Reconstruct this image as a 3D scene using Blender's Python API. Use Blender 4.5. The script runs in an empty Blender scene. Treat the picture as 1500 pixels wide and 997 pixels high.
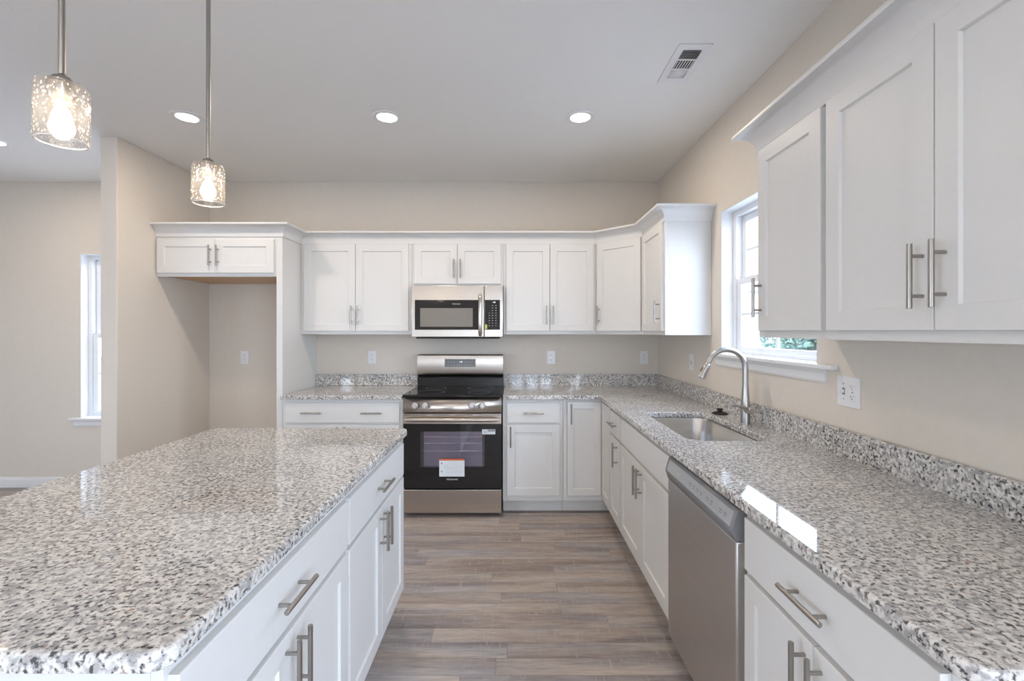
import bpy, bmesh, math, random
from mathutils import Vector, Matrix
random.seed(7)
PI = math.pi
scn = bpy.context.scene
COL = scn.collection

# ------------------------------------------------------------------ camera
cam = bpy.data.cameras.new('camera'); camo = bpy.data.objects.new('camera', cam); COL.objects.link(camo)
camo.location = (0, 0, 1.40); camo.rotation_euler = (PI/2, 0, 0)
cam.sensor_width = 36; cam.lens = 36*670/1500; cam.shift_y = -13.5/1500; cam.clip_start = .02; cam.clip_end = 200
scn.camera = camo
# ------------------------------------------------------------------ exposure / world
scn.view_settings.view_transform = 'Standard'; scn.view_settings.look = 'None'
scn.view_settings.gamma = 1; scn.view_settings.use_curve_mapping = False
scn.view_settings.exposure = 0.46
W = bpy.data.worlds.new('world'); scn.world = W; W.use_nodes = True
WN = W.node_tree; WN.nodes.clear()
wo = WN.nodes.new('ShaderNodeOutputWorld'); wb = WN.nodes.new('ShaderNodeBackground')
wt = WN.nodes.new('ShaderNodeTexCoord'); ws = WN.nodes.new('ShaderNodeSeparateXYZ'); wr = WN.nodes.new('ShaderNodeValToRGB')
WN.links.new(wt.outputs['Generated'], ws.inputs[0]); WN.links.new(ws.outputs['Z'], wr.inputs[0])
wr.color_ramp.elements[0].color = (.74, .84, 1, 1); wr.color_ramp.elements[1].color = (.50, .67, 1, 1)
WN.links.new(wr.outputs[0], wb.inputs['Color']); wb.inputs['Strength'].default_value = 12.0
WN.links.new(wb.outputs[0], wo.inputs[0])

CEIL_LAMP = 5.6      # watts of each recessed ceiling lamp
LAMP_COL = (1.0, .84, .68)
PEND_LAMP = 1.15

def portal(name, loc, rot, sx, sy):
    l = bpy.data.lights.new(name, 'AREA'); l.shape = 'RECTANGLE'; l.size = sx; l.size_y = sy
    l.cycles.is_portal = True
    o = bpy.data.objects.new(name, l); o.location = loc; o.rotation_euler = rot; COL.objects.link(o)
portal('daylight_portal', (1.47, 2.41, 1.70), (0, PI/2, 0), .9, .9)        # faces -x
portal('daylight_portal', (-3.42, 4.27, 1.36), (-PI/2, 0, 0), .95, 1.5)      # faces -y
portal('daylight_portal', (-6.67, -2.3, 1.25), (0, -PI/2, 0), 1.9, 2.4)      # faces +x
portal('daylight_portal', (-5.0, -4.67, 1.55), (PI/2, 0, 0), 1.2, 1.3)
portal('daylight_portal', (.55, -4.67, 1.1), (PI/2, 0, 0), 1.3, 2.1)
portal('daylight_portal', (1.47, -1.725, 1.1), (0, PI/2, 0), 2.1, 2.75)      # faces +y

# ------------------------------------------------------------------ material helpers
MATS = {}
def mat(name):
    m = bpy.data.materials.new(name); m.use_nodes = True
    nt = m.node_tree; b = nt.nodes['Principled BSDF']
    MATS[name] = m
    return m, nt, b
def N(nt, t, **kw):
    n = nt.nodes.new(t)
    for k, v in kw.items():
        if hasattr(n, k): setattr(n, k, v)
        else: n.inputs[k].default_value = v
    return n
def L(nt, a, b): nt.links.new(a, b)
def mapped(nt, scale=(1, 1, 1), rot=(0, 0, 0)):
    tc = N(nt, 'ShaderNodeTexCoord'); mp = N(nt, 'ShaderNodeMapping')
    mp.inputs['Scale'].default_value = scale; mp.inputs['Rotation'].default_value = rot
    L(nt, tc.outputs['Object'], mp.inputs[0]); return mp.outputs[0]
def ramp(nt, src, stops, interp='LINEAR'):
    r = N(nt, 'ShaderNodeValToRGB'); r.color_ramp.interpolation = interp
    e = r.color_ramp.elements
    while len(e) < len(stops): e.new(.5)
    for i, (p, c) in enumerate(stops):
        e[i].position = p; e[i].color = (c[0], c[1], c[2], 1)
    L(nt, src, r.inputs[0]); return r.outputs[0]
def bump(nt, b, src, strength, dist=.001):
    bn = N(nt, 'ShaderNodeBump'); bn.inputs['Strength'].default_value = strength; bn.inputs['Distance'].default_value = dist
    L(nt, src, bn.inputs['Height']); L(nt, bn.outputs[0], b.inputs['Normal'])
def mix(nt, f, a, c, mode='MIX'):
    m = N(nt, 'ShaderNodeMix', data_type='RGBA', blend_type=mode)
    if isinstance(f, (int, float)): m.inputs[0].default_value = f
    else: L(nt, f, m.inputs[0])
    for v, s in ((a, m.inputs[6]), (c, m.inputs[7])):
        if isinstance(v, tuple): s.default_value = (v[0], v[1], v[2], 1)
        else: L(nt, v, s)
    return m.outputs[2]
def simple(name, col, rough=.5, metal=0, spec=.5, noise=0, nscale=40, bstr=0, bscale=300, bdist=.0005):
    m, nt, b = mat(name)
    b.inputs['Roughness'].default_value = rough; b.inputs['Metallic'].default_value = metal
    b.inputs['Specular IOR Level'].default_value = spec
    nz = N(nt, 'ShaderNodeTexNoise'); nz.inputs['Scale'].default_value = nscale; nz.inputs['Detail'].default_value = 3
    L(nt, mapped(nt), nz.inputs['Vector'])
    k = noise or .015
    c = ramp(nt, nz.outputs['Fac'], [(.3, tuple(x*(1-k) for x in col)), (.7, tuple(min(1, x*(1+k)) for x in col))])
    L(nt, c, b.inputs['Base Color'])
    if bstr:
        n2 = N(nt, 'ShaderNodeTexNoise'); n2.inputs['Scale'].default_value = bscale; n2.inputs['Detail'].default_value = 2
        L(nt, mapped(nt), n2.inputs['Vector']); bump(nt, b, n2.outputs['Fac'], bstr, bdist)
    return m

M_WALL = simple('wall_paint', (.73, .672, .592), .75, spec=.25, bstr=.25, bscale=180)
M_CEIL = None
m, nt, b = mat('ceiling_paint'); b.inputs['Roughness'].default_value = .85; b.inputs['Specular IOR Level'].default_value = .2
b.inputs['Base Color'].default_value = (.865, .862, .84, 1)
nz = N(nt, 'ShaderNodeTexNoise'); nz.inputs['Scale'].default_value = 9; nz.inputs['Detail'].default_value = 5
L(nt, mapped(nt), nz.inputs['Vector'])
r = ramp(nt, nz.outputs['Fac'], [(.56, (0, 0, 0)), (.64, (1, 1, 1))]); bump(nt, b, r, .35, .002); M_CEIL = m
M_CAB = simple('cabinet_paint', (.75, .745, .725), .38, spec=.4, noise=.008)
M_TRIM = simple('trim_paint', (.82, .82, .82), .4, spec=.4)
M_VINYL = simple('window_vinyl', (.84, .85, .86), .35)
M_INT = simple('cabinet_interior', (.30, .27, .23), .7)
M_WOOD = None
m, nt, b = mat('raw_maple'); nz = N(nt, 'ShaderNodeTexNoise'); nz.inputs['Scale'].default_value = 6; nz.inputs['Detail'].default_value = 6
L(nt, mapped(nt, (1, 12, 12)), nz.inputs['Vector'])
L(nt, ramp(nt, nz.outputs['Fac'], [(.3, (.55, .34, .18)), (.7, (.68, .45, .26))]), b.inputs['Base Color']); b.inputs['Roughness'].default_value = .5; M_WOOD = m

# stainless steel, horizontally brushed
def steel(name, col, rough, aniso, brush=(2, 2, 500), bs=.08):
    m, nt, b = mat(name); b.inputs['Metallic'].default_value = 1; b.inputs['Roughness'].default_value = rough
    b.inputs['Anisotropic'].default_value = aniso
    if aniso:
        tg = N(nt, 'ShaderNodeTangent', direction_type='RADIAL', axis='Z'); L(nt, tg.outputs[0], b.inputs['Tangent'])
    nz = N(nt, 'ShaderNodeTexNoise'); nz.inputs['Scale'].default_value = 1; nz.inputs['Detail'].default_value = 2
    L(nt, mapped(nt, brush), nz.inputs['Vector'])
    L(nt, ramp(nt, nz.outputs['Fac'], [(.25, tuple(x*.93 for x in col)), (.75, tuple(min(1, x*1.05) for x in col))]), b.inputs['Base Color'])
    bump(nt, b, nz.outputs['Fac'], bs, .0004)
    return m
M_STEEL = steel('brushed_steel', (.54, .49, .44), .27, .75)
M_DWSTEEL = steel('dishwasher_steel', (.60, .575, .555), .36, .6)
M_SINK = steel('sink_steel', (.58, .57, .55), .26, 0, (3, 300, 300), .05)
M_NICKEL = steel('brushed_nickel', (.38, .36, .33), .30, 0, (300, 300, 20), .04)
M_FAUCET = steel('faucet_nickel', (.50, .49, .475), .32, 0, (40, 40, 500), .03)
M_BLACKGLASS = simple('black_glass', (.012, .012, .013), .06, spec=.6)
M_BLACK = simple('black_enamel', (.018, .018, .019), .22)
M_RUBBER = simple('black_rubber', (.02, .02, .022), .55)
M_DARKPLASTIC = simple('grey_control_plastic', (.22, .22, .225), .32)
M_PANELGREY = simple('light_grey_panel', (.42, .43, .44), .3)
M_PLATE = simple('white_plastic', (.82, .82, .83), .3)
M_SLOT = simple('dark_slot', (.05, .05, .05), .6)
M_LABEL = simple('white_label', (.75, .78, .80), .5)
M_LABELRED = simple('red_label', (.72, .16, .07), .5)
M_INK = simple('grey_ink', (.25, .26, .27), .6)
M_INKLIGHT = simple('light_ink', (.62, .62, .62), .5)
M_YELLOW = simple('yellow_sticker', (.75, .80, .08), .5)
M_OVEN = simple('oven_enamel', (.33, .315, .335), .35)
M_KNOB = simple('knob_metal', (.66, .64, .61), .4, metal=.7)
M_CHROME = simple('chrome_wire', (.75, .75, .75), .2, metal=1)
M_SCREEN = simple('microwave_screen', (.22, .20, .175), .30, spec=.6)

# granite
m, nt, b = mat('granite'); v = mapped(nt)
n1 = N(nt, 'ShaderNodeTexNoise'); n1.inputs['Scale'].default_value = 105; n1.inputs['Detail'].default_value = 2.5; n1.inputs['Roughness'].default_value = .55; L(nt, v, n1.inputs['Vector'])
n2 = N(nt, 'ShaderNodeTexNoise'); n2.inputs['Scale'].default_value = 60; n2.inputs['Detail'].default_value = 2; L(nt, v, n2.inputs['Vector'])
n3 = N(nt, 'ShaderNodeTexNoise'); n3.inputs['Scale'].default_value = 7; n3.inputs['Detail'].default_value = 2; L(nt, v, n3.inputs['Vector'])
vo = N(nt, 'ShaderNodeTexVoronoi'); vo.inputs['Scale'].default_value = 150; L(nt, v, vo.inputs['Vector'])
base = ramp(nt, n2.outputs['Fac'], [(.36, (.40, .39, .38)), (.45, (.58, .565, .545)), (.52, (.72, .695, .655)), (.66, (.80, .775, .735))])
sp = N(nt, 'ShaderNodeMath', operation='MULTIPLY_ADD'); L(nt, n3.outputs['Fac'], sp.inputs[0]); sp.inputs[1].default_value = .16; L(nt, n1.outputs['Fac'], sp.inputs[2])
speck = ramp(nt, sp.outputs[0], [(.445, (1, 1, 1)), (.495, (0, 0, 0))])
midg = ramp(nt, sp.outputs[0], [(.515, (1, 1, 1)), (.575, (0, 0, 0))])
sepc = N(nt, 'ShaderNodeSeparateColor'); L(nt, vo.outputs['Color'], sepc.inputs[0])
cell = ramp(nt, sepc.outputs[0], [(.0, (.80, .80, .80)), (.5, (1, 1, 1))])
base = mix(nt, .8, base, cell, 'MULTIPLY')
c = mix(nt, midg, base, (.36, .35, .34)); c = mix(nt, speck, c, (.075, .072, .075))
n4 = N(nt, 'ShaderNodeTexNoise'); n4.inputs['Scale'].default_value = 45; n4.inputs['Detail'].default_value = 2
mp4 = N(nt, 'ShaderNodeMapping'); mp4.inputs['Location'].default_value = (5, 3, 1); L(nt, v, mp4.inputs[0]); L(nt, mp4.outputs[0], n4.inputs['Vector'])
brn = ramp(nt, n4.outputs['Fac'], [(.67, (0, 0, 0)), (.71, (1, 1, 1))])
c = mix(nt, brn, c, (.38, .29, .25))
L(nt, c, b.inputs['Base Color']); b.inputs['Roughness'].default_value = .035; b.inputs['Specular IOR Level'].default_value = .5
M_GRANITE = m

# plank floor, boards run along x
m, nt, b = mat('plank_floor'); tc = N(nt, 'ShaderNodeTexCoord')
sx = N(nt, 'ShaderNodeSeparateXYZ'); L(nt, tc.outputs['Object'], sx.inputs[0])
def M_(op, a, b_=None):
    n = N(nt, 'ShaderNodeMath', operation=op)
    for v_, s_ in ((a, n.inputs[0]), (b_, n.inputs[1])):
        if v_ is None: continue
        if isinstance(v_, (int, float)): s_.default_value = v_
        else: L(nt, v_, s_)
    return n.outputs[0]
RH, BL = .098, 1.22
ry = M_('DIVIDE', sx.outputs['Y'], RH); row = M_('FLOOR', ry)
wn = N(nt, 'ShaderNodeTexWhiteNoise', noise_dimensions='1D'); L(nt, row, wn.inputs['W'])
cx_ = M_('ADD', M_('DIVIDE', sx.outputs['X'], BL), M_('MULTIPLY', wn.outputs['Value'], 7.3)); coln = M_('FLOOR', cx_)
wn2 = N(nt, 'ShaderNodeTexWhiteNoise', noise_dimensions='1D'); L(nt, M_('ADD', M_('MULTIPLY', row, 17.13), M_('MULTIPLY', coln, 3.71)), wn2.inputs['W'])
rnd = wn2
fy = M_('SUBTRACT', ry, row); fx_ = M_('SUBTRACT', cx_, coln)
gapy = M_('LESS_THAN', M_('MINIMUM', fy, M_('SUBTRACT', 1, fy)), .010); gapx = M_('LESS_THAN', M_('MINIMUM', fx_, M_('SUBTRACT', 1, fx_)), .0009)
gap = M_('MULTIPLY', M_('MAXIMUM', gapy, gapx), .55)
def grain(scale, detail, dist=0, off=0.0):
    mp = N(nt, 'ShaderNodeMapping'); mp.inputs['Scale'].default_value = scale; mp.inputs['Location'].default_value = (off, off, 0); L(nt, tc.outputs['Object'], mp.inputs[0])
    w = N(nt, 'ShaderNodeMath', operation='MULTIPLY'); L(nt, rnd.outputs[0], w.inputs[0]); w.inputs[1].default_value = 40
    n = N(nt, 'ShaderNodeTexNoise', noise_dimensions='4D'); n.inputs['Scale'].default_value = 1; n.inputs['Detail'].default_value = detail; n.inputs['Distortion'].default_value = dist
    L(nt, mp.outputs[0], n.inputs['Vector']); L(nt, w.outputs[0], n.inputs['W']); return n.outputs['Fac']
band = grain((1.1, 13, 1), 3, .3); fine = grain((9, 90, 1), 5, .8); saw = grain((60, 9, 1), 3, 1.2); hue = grain((1.6, 9, 1), 2, 0, 9)
c = ramp(nt, band, [(.28, (.24, .195, .17)), (.42, (.37, .305, .265)), (.55, (.47, .40, .345)), (.72, (.57, .495, .43))])
hb = ramp(nt, hue, [(.42, (0, 0, 0)), (.62, (1, 1, 1))])
c = mix(nt, hb, c, mix(nt, 1.0, c, (.86, .95, 1.10), 'MULTIPLY'))
c = mix(nt, .75, c, ramp(nt, fine, [(.3, (.70, .69, .68)), (.65, (1.14, 1.14, 1.14))]), 'MULTIPLY')
sw = ramp(nt, saw, [(.56, (0, 0, 0)), (.70, (.5, .5, .5))])
c = mix(nt, sw, c, (.52, .46, .42))
c = mix(nt, .55, c, ramp(nt, rnd.outputs[0], [(0, (.80, .80, .82)), (1, (1.16, 1.13, 1.08))]), 'MULTIPLY')
c = mix(nt, gap, c, (.11, .095, .09))
L(nt, c, b.inputs['Base Color']); b.inputs['Roughness'].default_value = .48; b.inputs['Specular IOR Level'].default_value = .35
bump(nt, b, fine, .15, .0006); M_FLOOR = m

def thin_glass(name, refl=.08, tint=(1, 1, 1), seeds=False):
    m, nt, b = mat(name); nt.nodes.remove(b); out = nt.nodes['Material Output']
    tr = N(nt, 'ShaderNodeBsdfTransparent'); tr.inputs[0].default_value = (*tint, 1)
    gl = N(nt, 'ShaderNodeBsdfGlossy'); gl.inputs['Roughness'].default_value = .02
    lw = N(nt, 'ShaderNodeLayerWeight'); lw.inputs['Blend'].default_value = .22
    mm = N(nt, 'ShaderNodeMath', operation='MULTIPLY_ADD'); L(nt, lw.outputs['Facing'], mm.inputs[0]); mm.inputs[1].default_value = .30 if seeds else .35; mm.inputs[2].default_value = refl
    mx = N(nt, 'ShaderNodeMixShader'); L(nt, mm.outputs[0], mx.inputs[0]); L(nt, tr.outputs[0], mx.inputs[1]); L(nt, gl.outputs[0], mx.inputs[2])
    res = mx.outputs[0]
    if seeds:
        t0 = N(nt, 'ShaderNodeBsdfTranslucent'); t0.inputs[0].default_value = (.95, .92, .88, 1); m0 = N(nt, 'ShaderNodeMixShader'); m0.inputs[0].default_value = .018
        L(nt, res, m0.inputs[1]); L(nt, t0.outputs[0], m0.inputs[2]); res = m0.outputs[0]
    if seeds:
        vo = N(nt, 'ShaderNodeTexVoronoi'); vo.inputs['Scale'].default_value = 170; L(nt, mapped(nt, (1, 1, .6)), vo.inputs['Vector'])
        f = ramp(nt, vo.outputs['Distance'], [(.15, (.45, .45, .45)), (.30, (0, 0, 0))])
        sc = N(nt, 'ShaderNodeSeparateColor'); L(nt, vo.outputs['Color'], sc.inputs[0])
        g = N(nt, 'ShaderNodeMath', operation='GREATER_THAN'); L(nt, sc.outputs[0], g.inputs[0]); g.inputs[1].default_value = .4
        ff = N(nt, 'ShaderNodeMath', operation='MULTIPLY'); L(nt, f, ff.inputs[0]); L(nt, g.outputs[0], ff.inputs[1])
        tl = N(nt, 'ShaderNodeBsdfTranslucent'); tl.inputs[0].default_value = (.95, .93, .9, 1)
        m2 = N(nt, 'ShaderNodeMixShader'); L(nt, ff.outputs[0], m2.inputs[0]); L(nt, res, m2.inputs[1]); L(nt, tl.outputs[0], m2.inputs[2]); res = m2.outputs[0]
    L(nt, res, out.inputs[0]); return m
M_PANE = thin_glass('window_glass', .04, (.97, .98, .98))
M_SEED = thin_glass('seeded_glass', .07, (.97, .96, .95), True)
M_OVENPANE = thin_glass('oven_glass', .12, (.88, .86, .92))
M_RIM = simple('polished_glass_rim', (.9, .9, .9), .15)
M_RIM.node_tree.nodes['Principled BSDF'].inputs['Transmission Weight'].default_value = .6
def emit(name, col, s):
    m, nt, b = mat(name); b.inputs['Base Color'].default_value = (*col, 1)
    b.inputs['Emission Color'].default_value = (*col, 1); b.inputs['Emission Strength'].default_value = s; return m
M_LENS = emit('lamp_lens', (1, .96, .90), 5.0)
M_BULB = thin_glass('bulb_glass', .03)
M_DIGIT = emit('display_digits', (.75, .9, 1), 1.2)
M_GROUND = simple('neutral_bounce_ground', (.36, .34, .32), .9, noise=.3, nscale=4)  # unseen ground, neutral grey chosen to keep green bounce off the ceiling
m, nt, b = mat('leaves'); oi = N(nt, 'ShaderNodeNewGeometry')
L(nt, ramp(nt, oi.outputs['Random Per Island'], [(0, (.012, .035, .02)), (.5, (.04, .085, .05)), (1, (.12, .18, .11))]), b.inputs['Base Color']); b.inputs['Roughness'].default_value = .6; M_LEAF = m
M_SIDING = simple('white_siding', (.8, .8, .78), .6)
M_ROOF = simple('grey_shingle', (.2, .2, .21), .8, noise=.2)

# ------------------------------------------------------------------ mesh helpers
def box(bm, x0, x1, y0, y1, z0, z1, bev=0, seg=1):
    vs = [bm.verts.new((x, y, z)) for z in (z0, z1) for x, y in ((x0, y0), (x1, y0), (x1, y1), (x0, y1))]
    fs = [(0, 3, 2, 1), (4, 5, 6, 7), (0, 1, 5, 4), (1, 2, 6, 5), (2, 3, 7, 6), (3, 0, 4, 7)]
    ff = [bm.faces.new([vs[i] for i in f]) for f in fs]
    if bev:
        es = list({e for f in ff for e in f.edges})
        bmesh.ops.bevel(bm, geom=es, offset=bev, segments=seg, profile=.5, affect='EDGES')
    return bm
def lathe(bm, prof, c=(0, 0, 0), axis='Z', seg=32, cap=True):
    """prof: list of (radius, height)."""
    def pt(r, a, h):
        x, y = r*math.cos(a), r*math.sin(a)
        v = {'Z': (x, y, h), 'Y': (x, -h, y), 'X': (h, x, y)}[axis]
        return (c[0]+v[0], c[1]+v[1], c[2]+v[2])
    rings = []
    for r, h in prof:
        if r < 1e-6: rings.append([bm.verts.new(pt(0, 0, h))])
        else: rings.append([bm.verts.new(pt(r, 2*PI*k/seg, h)) for k in range(seg)])
    for a, d in zip(rings, rings[1:]):
        for k in range(seg):
            k2 = (k+1) % seg
            if len(a) == 1 and len(d) == 1: break
            if len(a) == 1: bm.faces.new((a[0], d[k], d[k2]))
            elif len(d) == 1: bm.faces.new((a[k], a[k2], d[0]))
            else: bm.faces.new((a[k], a[k2], d[k2], d[k]))
    if cap:
        if len(rings[0]) > 1: bm.faces.new(rings[0][::-1])
        if len(rings[-1]) > 1: bm.faces.new(rings[-1])
    return bm
def cyl(bm, p, q, r, r2=None, seg=20, ch=.0):
    p, q = Vector(p), Vector(q); r2 = r if r2 is None else r2
    return tube(bm, [p, q], [r, r2], seg)
def tube(bm, pts, rad, seg=20):
    pts = [Vector(p) for p in pts]
    if not isinstance(rad, (list, tuple)): rad = [rad]*len(pts)
    t0 = (pts[1]-pts[0]).normalized()
    ref = Vector((0, 0, 1)) if abs(t0.z) < .9 else Vector((0, 1, 0))
    n = t0.cross(ref).normalized(); rings = []
    for i, p in enumerate(pts):
        t = (pts[min(i+1, len(pts)-1)]-pts[max(i-1, 0)]).normalized()
        n = (n - t*n.dot(t)).normalized(); bb = t.cross(n)
        rings.append([bm.verts.new(p + (n*math.cos(2*PI*k/seg)+bb*math.sin(2*PI*k/seg))*rad[i]) for k in range(seg)])
    for a, d in zip(rings, rings[1:]):
        for k in range(seg): bm.faces.new((a[k], a[(k+1) % seg], d[(k+1) % seg], d[k]))
    bm.faces.new(rings[0][::-1]); bm.faces.new(rings[-1]); return bm
def prism(bm, pts, z0, z1, axis='Z'):
    """extrude closed polygon pts (2-D). axis Z: (x,y); axis X: pts are (y,z); axis Y: pts are (x,z)"""
    def f(p, h): return {'Z': (p[0], p[1], h), 'X': (h, p[0], p[1]), 'Y': (p[0], h, p[1])}[axis]
    a = [bm.verts.new(f(p, z0)) for p in pts]; d = [bm.verts.new(f(p, z1)) for p in pts]
    n = len(pts)
    for k in range(n): bm.faces.new((a[k], a[(k+1) % n], d[(k+1) % n], d[k]))
    bm.faces.new(a[::-1]); bm.faces.new(d); return bm
def mk(name, bm, m, parent=None, loc=(0, 0, 0), rot=(0, 0, 0), mats=None, angle=28):
    bmesh.ops.remove_doubles(bm, verts=bm.verts, dist=1e-6)
    bmesh.ops.recalc_face_normals(bm, faces=bm.faces)
    for f in bm.faces:
        n_ = f.normal; ax = max(abs(n_.x), abs(n_.y), abs(n_.z)) > .99995
        f.smooth = not (ax and (abs(n_.z) > .99995 or min(e.calc_length() for e in f.edges) > .008))
    for e in bm.edges:
        e.smooth = len(e.link_faces) == 2 and e.calc_face_angle(0) < math.radians(angle)
    me = bpy.data.meshes.new(name); bm.to_mesh(me); bm.free()
    for mm in (mats or [m]): me.materials.append(mm)
    o = bpy.data.objects.new(name, me); COL.objects.link(o)
    o.location = loc; o.rotation_euler = rot
    if parent: o.parent = parent
    return o
def B(): return bmesh.new()
def tag(o, label=None, cat=None, group=None, kind=None):
    if label: o['label'] = label
    if cat: o['category'] = cat
    if group: o['group'] = group
    if kind: o['kind'] = kind
    return o
def thing(name, label, cat, loc=(0, 0, 0), rz=0, group=None, kind=None, rot=None):
    o = bpy.data.objects.new(name, None); o.empty_display_size = .1; COL.objects.link(o)
    o.location = loc; o.rotation_euler = rot or (0, 0, rz); return tag(o, label, cat, group, kind)
def kids(o): return [c for c in bpy.data.objects if c.parent == o]
def copy_tree(o, parent=None):
    c = o.copy(); COL.objects.link(c); c.parent = parent
    for ch in kids(o): copy_tree(ch, c)
    return c
def text(name, s, size, m, parent, loc, rot=(PI/2, 0, 0), depth=.0003, align='CENTER'):
    cu = bpy.data.curves.new(name, 'FONT'); cu.body = s; cu.size = size; cu.extrude = depth; cu.align_x = align; cu.align_y = 'CENTER'
    t = bpy.data.objects.new(name, cu); COL.objects.link(t)
    dg = bpy.context.evaluated_depsgraph_get()
    me = bpy.data.meshes.new_from_object(t.evaluated_get(dg)); bpy.data.objects.remove(t)
    me.materials.clear(); me.materials.append(m)
    o = bpy.data.objects.new(name, me); COL.objects.link(o); o.parent = parent; o.location = loc; o.rotation_euler = rot
    return o

# ------------------------------------------------------------------ room shell
H = 2.743; XR = 1.31; YB = 4.11; XL = -6.5; YF = -4.5; T = .15
def structure(name, bm, m, **k): return tag(mk(name, bm, m, **k), kind='structure')
bm = box(B(), XL-T, XR+T, YF-T, YB+T, -.1, 0); structure('floor', bm, M_FLOOR)
bm = box(B(), XL-T, XR+T, YF-T, YB+T, H, H+.15); structure('ceiling', bm, M_CEIL)
# openings: kitchen window, side-room window, added left and front glazing for daylight
KW = (1.963, 2.863, 1.262, 2.145)           # y0,y1,z0,z1 in the right wall
SW = (-3.877, -2.965, .625, 2.095)          # x0,x1,z0,z1 in the back wall
LW = (-3.5, -1.1, .3, 2.2)                    # y0,y1 in the left wall
FW = (-5.6, -4.4, .9, 2.2)                    # x0,x1 in the front wall
def wall_x(name, x0, x1, ya, yb, op):
    bm = B(); box(bm, x0, x1, ya, op[0], 0, H); box(bm, x0, x1, op[1], yb, 0, H)
    box(bm, x0, x1, op[0], op[1], 0, op[2]); box(bm, x0, x1, op[0], op[1], op[3], H); structure(name, bm, M_WALL)
def wall_x2(name, x0, x1, ya, yb, ops):
    bm = B(); y = ya
    for op in ops:
        box(bm, x0, x1, y, op[0], 0, H)
        if op[2] > 0: box(bm, x0, x1, op[0], op[1], 0, op[2])
        box(bm, x0, x1, op[0], op[1], op[3], H); y = op[1]
    box(bm, x0, x1, y, yb, 0, H); structure(name, bm, M_WALL)
def wall_y(name, y0, y1, xa, xb, op):
    bm = B(); box(bm, xa, op[0], y0, y1, 0, H); box(bm, op[1], xb, y0, y1, 0, H)
    box(bm, op[0], op[1], y0, y1, 0, op[2]); box(bm, op[0], op[1], y0, y1, op[3], H); structure(name, bm, M_WALL)
RW_ = (-3.1, -.35, .05, 2.15)
wall_x2('wall_right', XR, XR+T, YF-T, YB+T, (RW_, KW))
wall_x('wall_left', XL-T, XL, YF-T, YB+T, LW)
wall_y('wall_back', YB, YB+T, XL, XR, SW)
FD = (-.10, 1.20, .05, 2.15)
def wall_y2(name, y0, y1, xa, xb, ops):
    bm = B(); x = xa
    for op in ops:
        box(bm, x, op[0], y0, y1, 0, H)
        if op[2] > 0: box(bm, op[0], op[1], y0, y1, 0, op[2])
        box(bm, op[0], op[1], y0, y1, op[3], H); x = op[1]
    box(bm, x, xb, y0, y1, 0, H); structure(name, bm, M_WALL)
wall_y2('wall_front', YF-T, YF, XL, XR, (FW, FD))
structure('wall_partition', box(B(), -2.835, -2.72, 3.15, YB, 0, H, .004), M_WALL)

def base_profile(bm, a, bb, z=0):
    """baseboard from a to bb (2-D points); room is on the right-hand side of a->bb"""
    a, bb = Vector(a), Vector(bb); d = (bb-a).normalized(); n = Vector((d.y, -d.x))
    pr = [(0, 0), (.013, 0), (.013, .070), (.010, .078), (.009, .086), (.004, .093), (0, .093)]
    A = [bm.verts.new((a.x+n.x*o, a.y+n.y*o, z+h)) for o, h in pr]; C = [bm.verts.new((bb.x+n.x*o, bb.y+n.y*o, z+h)) for o, h in pr]
    k = len(pr)
    for i in range(k): bm.faces.new((A[i], A[(i+1) % k], C[(i+1) % k], C[i]))
    bm.faces.new(A[::-1]); bm.faces.new(C); return bm
structure('baseboard_back', base_profile(B(), (XL+.014, YB), (-2.836, YB)), M_TRIM)
bm = base_profile(B(), (-2.835, 4.095), (-2.835, 3.15)); structure('baseboard_partition', base_profile(bm, (-2.72, 3.15), (-2.72, YB)), M_TRIM)
structure('baseboard_left', base_profile(B(), (XL, YF), (XL, YB)), M_TRIM)
structure('baseboard_front', base_profile(B(), (XR, YF), (XL+.014, YF)), M_TRIM)

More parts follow.
